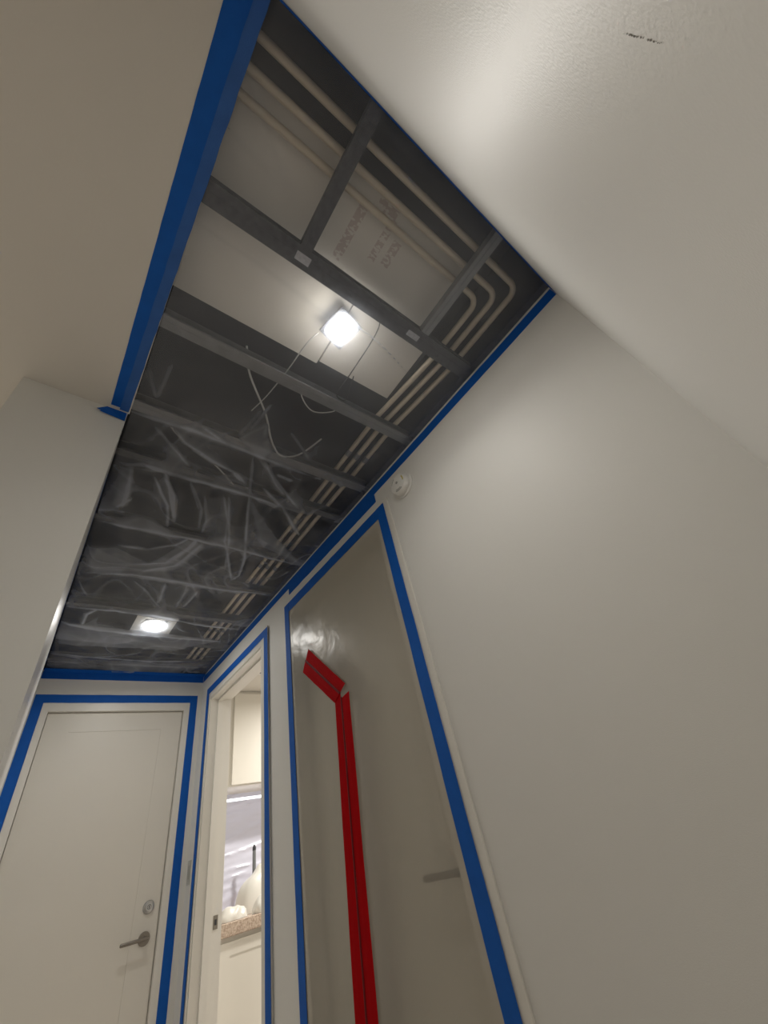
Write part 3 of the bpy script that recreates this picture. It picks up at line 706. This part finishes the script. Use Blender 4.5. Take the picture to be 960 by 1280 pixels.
# ceiling perimeter, stuck to the walls
tape('long blue tape along the right wall top at the ceiling edge', U(XR, YB + 0.0015, TB), U(XR, YE - 0.002, TB), (0, 0, tw), (-1, 0, 0), 60)
tape('wider second blue tape layer above the plastic-covered door', U(XR, 0.768, 0.9635), U(XR, 1.462, 0.9655), (0, 0, 0.048), (-1, 0, 0), 40, lift=0.0014, jit=0.001)
tape('blue tape along the top of the back wall', U(XL - 0.03, YB, TB), U(XR - 0.0015, YB, TB), (0, 0, tw), (0, 1, 0), 40)
tape('blue tape above the end door at the ceiling edge', U(XL + 0.002, YE, TB), U(XR - 0.002, YE, TB), (0, 0, tw), (0, -1, 0), 24)
tape('blue tape sliver along the left wall top at the ceiling edge', U(XL, YS + 0.25, TB + 0.012), U(XL, YE - 0.002, TB + 0.004), (0, 0, tw * 0.7), (1, 0, 0), 40)
tape('blue tape on the far edge of the ceiling plastic', U(XL + 0.004, YE - 0.046, CEIL), U(XR - 0.003, YE - 0.046, CEIL), (0, 0.045 * S, 0), (0, 0, -1), 24, lift=0.002)
# left edge: broad tape on the ceiling face, its inner half overlapped by a second strip
tape('broad blue tape on the left ceiling beside the opening', U(-0.0665, YB + 0.001, CEIL), U(-0.0575, YS - 0.012, CEIL), (0.040 * S, 0, 0), (0, 0, -1), 40, jit=0.0004)
tape('inner blue tape strip along the left drywall edge', U(-0.030, YB + 0.001, CEIL), U(-0.037, YS - 0.006, CEIL), (0.022 * S, 0, 0), (0, 0, -1), 40, lift=0.0013, jit=0.001,
     m=mat('blue_tape_faded', (0.03, 0.12, 0.40, 1), 0.5, spec=0.35, bump=0.25, bscale=300, vary=0.2, vscale=18))
# folded end of that tape on the wall end
bm = bmesh.new()
pp = [(-0.083, 1.010), (-0.064, 1.0355), (-0.018, 1.0355), (-0.0172, 1.001), (-0.076, 1.0035), (-0.072, 1.007)]
f = [bm.verts.new(U(x, YS - 0.0018 - 0.004 * (x < -0.07), z)) for x, z in pp]
bm.faces.new(f)
r = bmesh.ops.extrude_face_region(bm, geom=bm.faces[:]); bmesh.ops.translate(bm, vec=(0, 0.0006, 0), verts=[e for e in r['geom'] if isinstance(e, bmesh.types.BMVert)])
obj('painter_tape', bm, TAPE, label='torn blue tape end folded onto the left wall corner', category='tape', group='blue tape strips')

# end door surround
T = 0.040
tape('blue tape above the white end door', U(-0.011, YE, 0.882), U(0.757, YE, 0.882), (0, 0, T * S), (0, -1, 0), 20, lift=0.0008)
tape('blue tape down the left side of the end door', U(-0.0135, YE, FLOOR + 0.05), U(-0.0115, YE, 0.922), (0.041 * S, 0, 0), (0, -1, 0), 30, lift=0.0016)
tape('blue tape down the right side of the end door', U(0.716, YE, FLOOR + 0.05), U(0.717, YE, 0.9215), (0.041 * S, 0, 0), (0, -1, 0), 30, lift=0.0016)
# right-wall surrounds sit on the casings; plane XR - CT
k_ = (XR - CT) / XR
def RP(y, z): return U(XR - CT, y * k_, z * k_)
tape('blue tape above the kitchen doorway', RP(1.700, 0.886), RP(2.520, 0.886), (0, 0, 0.037 * S), (-1, 0, 0), 24, lift=0.003)
tape('blue tape down the far side of the kitchen doorway', RP(2.485, FLOOR + 0.05), RP(2.482, 0.922), (0, 0.037 * S, 0), (-1, 0, 0), 30, lift=0.0037)
tape('blue tape down the near side of the kitchen doorway', RP(1.700, FLOOR + 0.05), RP(1.692, 0.922), (0, 0.040 * S, 0), (-1, 0, 0), 30, lift=0.0037)
tape('blue tape above the plastic-covered door', RP(0.735, 0.886), RP(1.508, 0.886), (0, 0, 0.043 * S), (-1, 0, 0), 24, lift=0.003)
tape('blue tape down the near side of the plastic-covered door', RP(0.735, FLOOR + 0.05), RP(0.735, 0.929), (0, 0.041 * S, 0), (-1, 0, 0), 30, lift=0.0037)
tape('blue tape down the far side of the plastic-covered door', RP(1.484, FLOOR + 0.05), RP(1.470, 0.927), (0, 0.040 * S, 0), (-1, 0, 0), 30, lift=0.0037)

# plastic sheet over the second door
A = RP(0.75, FLOOR + 0.06); B = RP(1.495, FLOOR + 0.06); Tp = RP(0.75, 0.915)
def hd(a, b):
    e = max(0, min(1, min(a, 1 - a) / 0.08, (1 - b) / 0.05))
    q = Vector((a * 2.2, b * 3.0, 3))
    return 0.0016 + e * (0.003 * max(0, noise.noise(q)) + 0.004 * max(0, noise.noise(Vector((a * 14, b * 1.5, 0.5)))) ** 2 * (1 - a) * a * 2)
film_sheet('door_plastic_sheet', A, B - A, Tp - A, (-1, 0, 0), 80, 150, hd, DFILM, label='translucent plastic sheet taped over the hallway door with a red zip', category='plastic sheet')
# red zip door tape
def RX(y, z, lift): kk = (XR - CT) / XR; return U(XR - CT, y * kk, z * kk) + Vector((-lift, 0, 0))
zp = thing('zip_strip', 'long red adhesive zip strip down the middle of the door plastic', 'zip strip', 'red zip strips')
def redflap(parent, quad, lift, m=RED, name='flap', n=40, waver=0.0012):
    (ya, za), (yb, zb), (yc, zc_), (yd, zd) = quad   # a,b top pair; c,d bottom pair (a->d, b->c)
    bm = bmesh.new(); rows = []
    for i in range(n + 1):
        t = i / n
        w0 = 0 if i in (0, n) else waver * noise.noise(Vector((t * 9, 0.3, ya * 5))); w1 = 0 if i in (0, n) else waver * noise.noise(Vector((t * 9, 4.3, yb * 5)))
        p = RX(ya + (yd - ya) * t + w0, za + (zd - za) * t, lift); q = RX(yb + (yc - yb) * t + w1, zb + (zc_ - zb) * t, lift)
        mid = (p + q) / 2 + Vector((-0.0012, 0, 0))
        rows.append([(bm.verts.new(x), bm.verts.new(x + Vector((-0.0006, 0, 0)))) for x in (p, mid, q)])
    for a, b in zip(rows, rows[1:]):
        for k in range(2):
            bm.faces.new((a[k][1], a[k + 1][1], b[k + 1][1], b[k][1])); bm.faces.new((a[k][0], b[k][0], b[k + 1][0], a[k + 1][0]))
        bm.faces.new((a[0][0], a[0][1], b[0][1], b[0][0])); bm.faces.new((a[2][1], a[2][0], b[2][0], b[2][1]))
    for r in (rows[0], rows[-1]):
        for k in range(2): bm.faces.new((r[k][0], r[k + 1][0], r[k + 1][1], r[k][1]))
    return obj(name, bm, m, parent)
zb = -0.74
def zy(y_top, y_mid, z): return y_top + (y_mid - y_top) * ((0.40 - z) / 0.685)
yl0, yl1 = 1.178, 1.246; yr0, yr1 = 1.092, 1.152; ym0, ym1 = 1.138, 1.197
redflap(zp, ((yl0, 0.405), (ym0 + 0.002, 0.420), (zy(ym0, ym1, zb) + 0.002, zb), (zy(yl0, yl1, zb), zb)), 0.0072)
redflap(zp, ((ym0 - 0.003, 0.398), (yr0, 0.404), (zy(yr0, yr1, zb), zb), (zy(ym0, ym1, zb) - 0.003, zb)), 0.0074)
redflap(zp, ((ym0 + 0.004, 0.405), (ym0 - 0.004, 0.400), (zy(ym0, ym1, zb) - 0.004, zb), (zy(ym0, ym1, zb) + 0.004, zb)), 0.0086, REDD, 'seam', waver=0.0)
zp2 = thing('zip_strip', 'short slanted red zip strip at the top of the long one', 'zip strip', 'red zip strips')
a_, b_, c_, d_ = (1.318, 0.643), (1.372, 0.574), (1.178, 0.396), (1.104, 0.432)
h1 = ((a_[0] + b_[0]) / 2, (a_[1] + b_[1]) / 2); h2 = ((c_[0] + d_[0]) / 2, (c_[1] + d_[1]) / 2)
redflap(zp2, (a_, (h1[0] - 0.002, h1[1] + 0.001), (h2[0] - 0.002, h2[1] + 0.001), d_), 0.0098, n=16)
redflap(zp2, ((h1[0] + 0.002, h1[1] - 0.001), b_, c_, (h2[0] + 0.002, h2[1] - 0.001)), 0.0098, n=16)
redflap(zp2, ((h1[0] - 0.003, h1[1] + 0.003), (h1[0] + 0.003, h1[1] - 0.003), (h2[0] + 0.003, h2[1] - 0.003), (h2[0] - 0.003, h2[1] + 0.003)), 0.0112, REDD, 'seam', n=16, waver=0.0)

# ------------------------------------------------------------------ smoke alarm on the right wall
sa = thing('smoke_alarm', 'round white smoke alarm high on the wall beside the covered door', 'smoke alarm')
o = U(XR, 0.622, 0.913); ax = Vector((-1, 0, 0))
bm = bmesh.new(); add_lathe(bm, o, ax, [(0, 0.0005), (0.060, 0.0005), (0.060, 0.006), (0.056, 0.009), (0, 0.009)], 48); obj('base', bm, WHITEP, sa, smooth=True)
bm = bmesh.new(); add_lathe(bm, o, ax, [(0, 0.009), (0.050, 0.009), (0.051, 0.012), (0.049, 0.030), (0.044, 0.036), (0.030, 0.038), (0, 0.038)], 48); body = obj('cover', bm, WHITEP, sa, smooth=True)
def arc_slot(r0, r1, a0, a1, d, m, name='slot'):
    bm = bmesh.new(); n = 12; vs_ = []
    for i in range(n + 1):
        a = math.radians(a0 + (a1 - a0) * i / n)
        row = []
        for r in (r0, r1):
            for dd in (d, d + 0.0012): row.append(bm.verts.new(o + Vector((-dd, math.cos(a) * r, math.sin(a) * r))))
        vs_.append(row)
    for p, q in zip(vs_, vs_[1:]):
        for i, j in ((0, 1), (1, 3), (3, 2), (2, 0)): bm.faces.new((p[i], p[j], q[j], q[i]))
    bm.faces.new((vs_[0][0], vs_[0][1], vs_[0][3], vs_[0][2])); bm.faces.new((vs_[-1][0], vs_[-1][1], vs_[-1][3], vs_[-1][2]))
    obj(name, bm, m, body)
arc_slot(0.037, 0.041, 245, 300, 0.0365, GREYP); arc_slot(0.031, 0.034, 250, 300, 0.0372, GREYP)
arc_slot(0.033, 0.039, 150, 195, 0.0365, YELLOW, 'label_strip'); arc_slot(0.035, 0.037, 20, 70, 0.037, GREYP)
bm = bmesh.new(); add_lathe(bm, o + Vector((-0.0378, 0.002, 0.004)), ax, [(0, 0), (0.006, 0), (0.006, 0.002), (0, 0.002)], 20); obj('test_button', bm, GREYP, body)

# ------------------------------------------------------------------ switch plate by the end door, scuff on the back wall
sw = thing('switch_plate', 'narrow grey wall switch plate between end door and kitchen doorway', 'switch')
o = U(XR, 2.572, 0.105)
bm = bmesh.new(); add_box(bm, o + Vector((-0.004, -0.028, -0.057)), o + Vector((-0.0003, 0.028, 0.057))); obj('plate', bm, mat('switch_grey', (0.5, 0.5, 0.46, 1), 0.4), sw, bevel=0.001)
bm = bmesh.new(); add_box(bm, o + Vector((-0.0065, -0.016, -0.033)), o + Vector((-0.0042, 0.016, 0.033))); obj('rocker', bm, mat('rocker_grey', (0.42, 0.42, 0.38, 1), 0.4), sw, bevel=0.001)
bm = bmesh.new()
o = Vector(U(0.084, YB, 0.156))
for i in range(26):
    t = i / 25
    if 0.52 < t < 0.62: continue
    px = S * (0.0824 + 0.0035 * t) + random.uniform(-0.0003, 0.0003); pz = EYE + S * (0.1653 - 0.0161 * t) + random.uniform(-0.0003, 0.0003)
    s = 0.00028 * (0.35 + math.sin(t * math.pi)) * random.uniform(0.5, 1.2)
    add_lathe(bm, (px, o.y + 0.0001, pz), (0, 1, 0), [(s * 1.2, 0), (s, 0.0002), (0, 0.0002)], 7)
sc_ = obj('scuff_mark', bm, mat('scuff_grey', (0.3, 0.29, 0.27, 1), 0.7), bpy.data.objects['wall_back'])
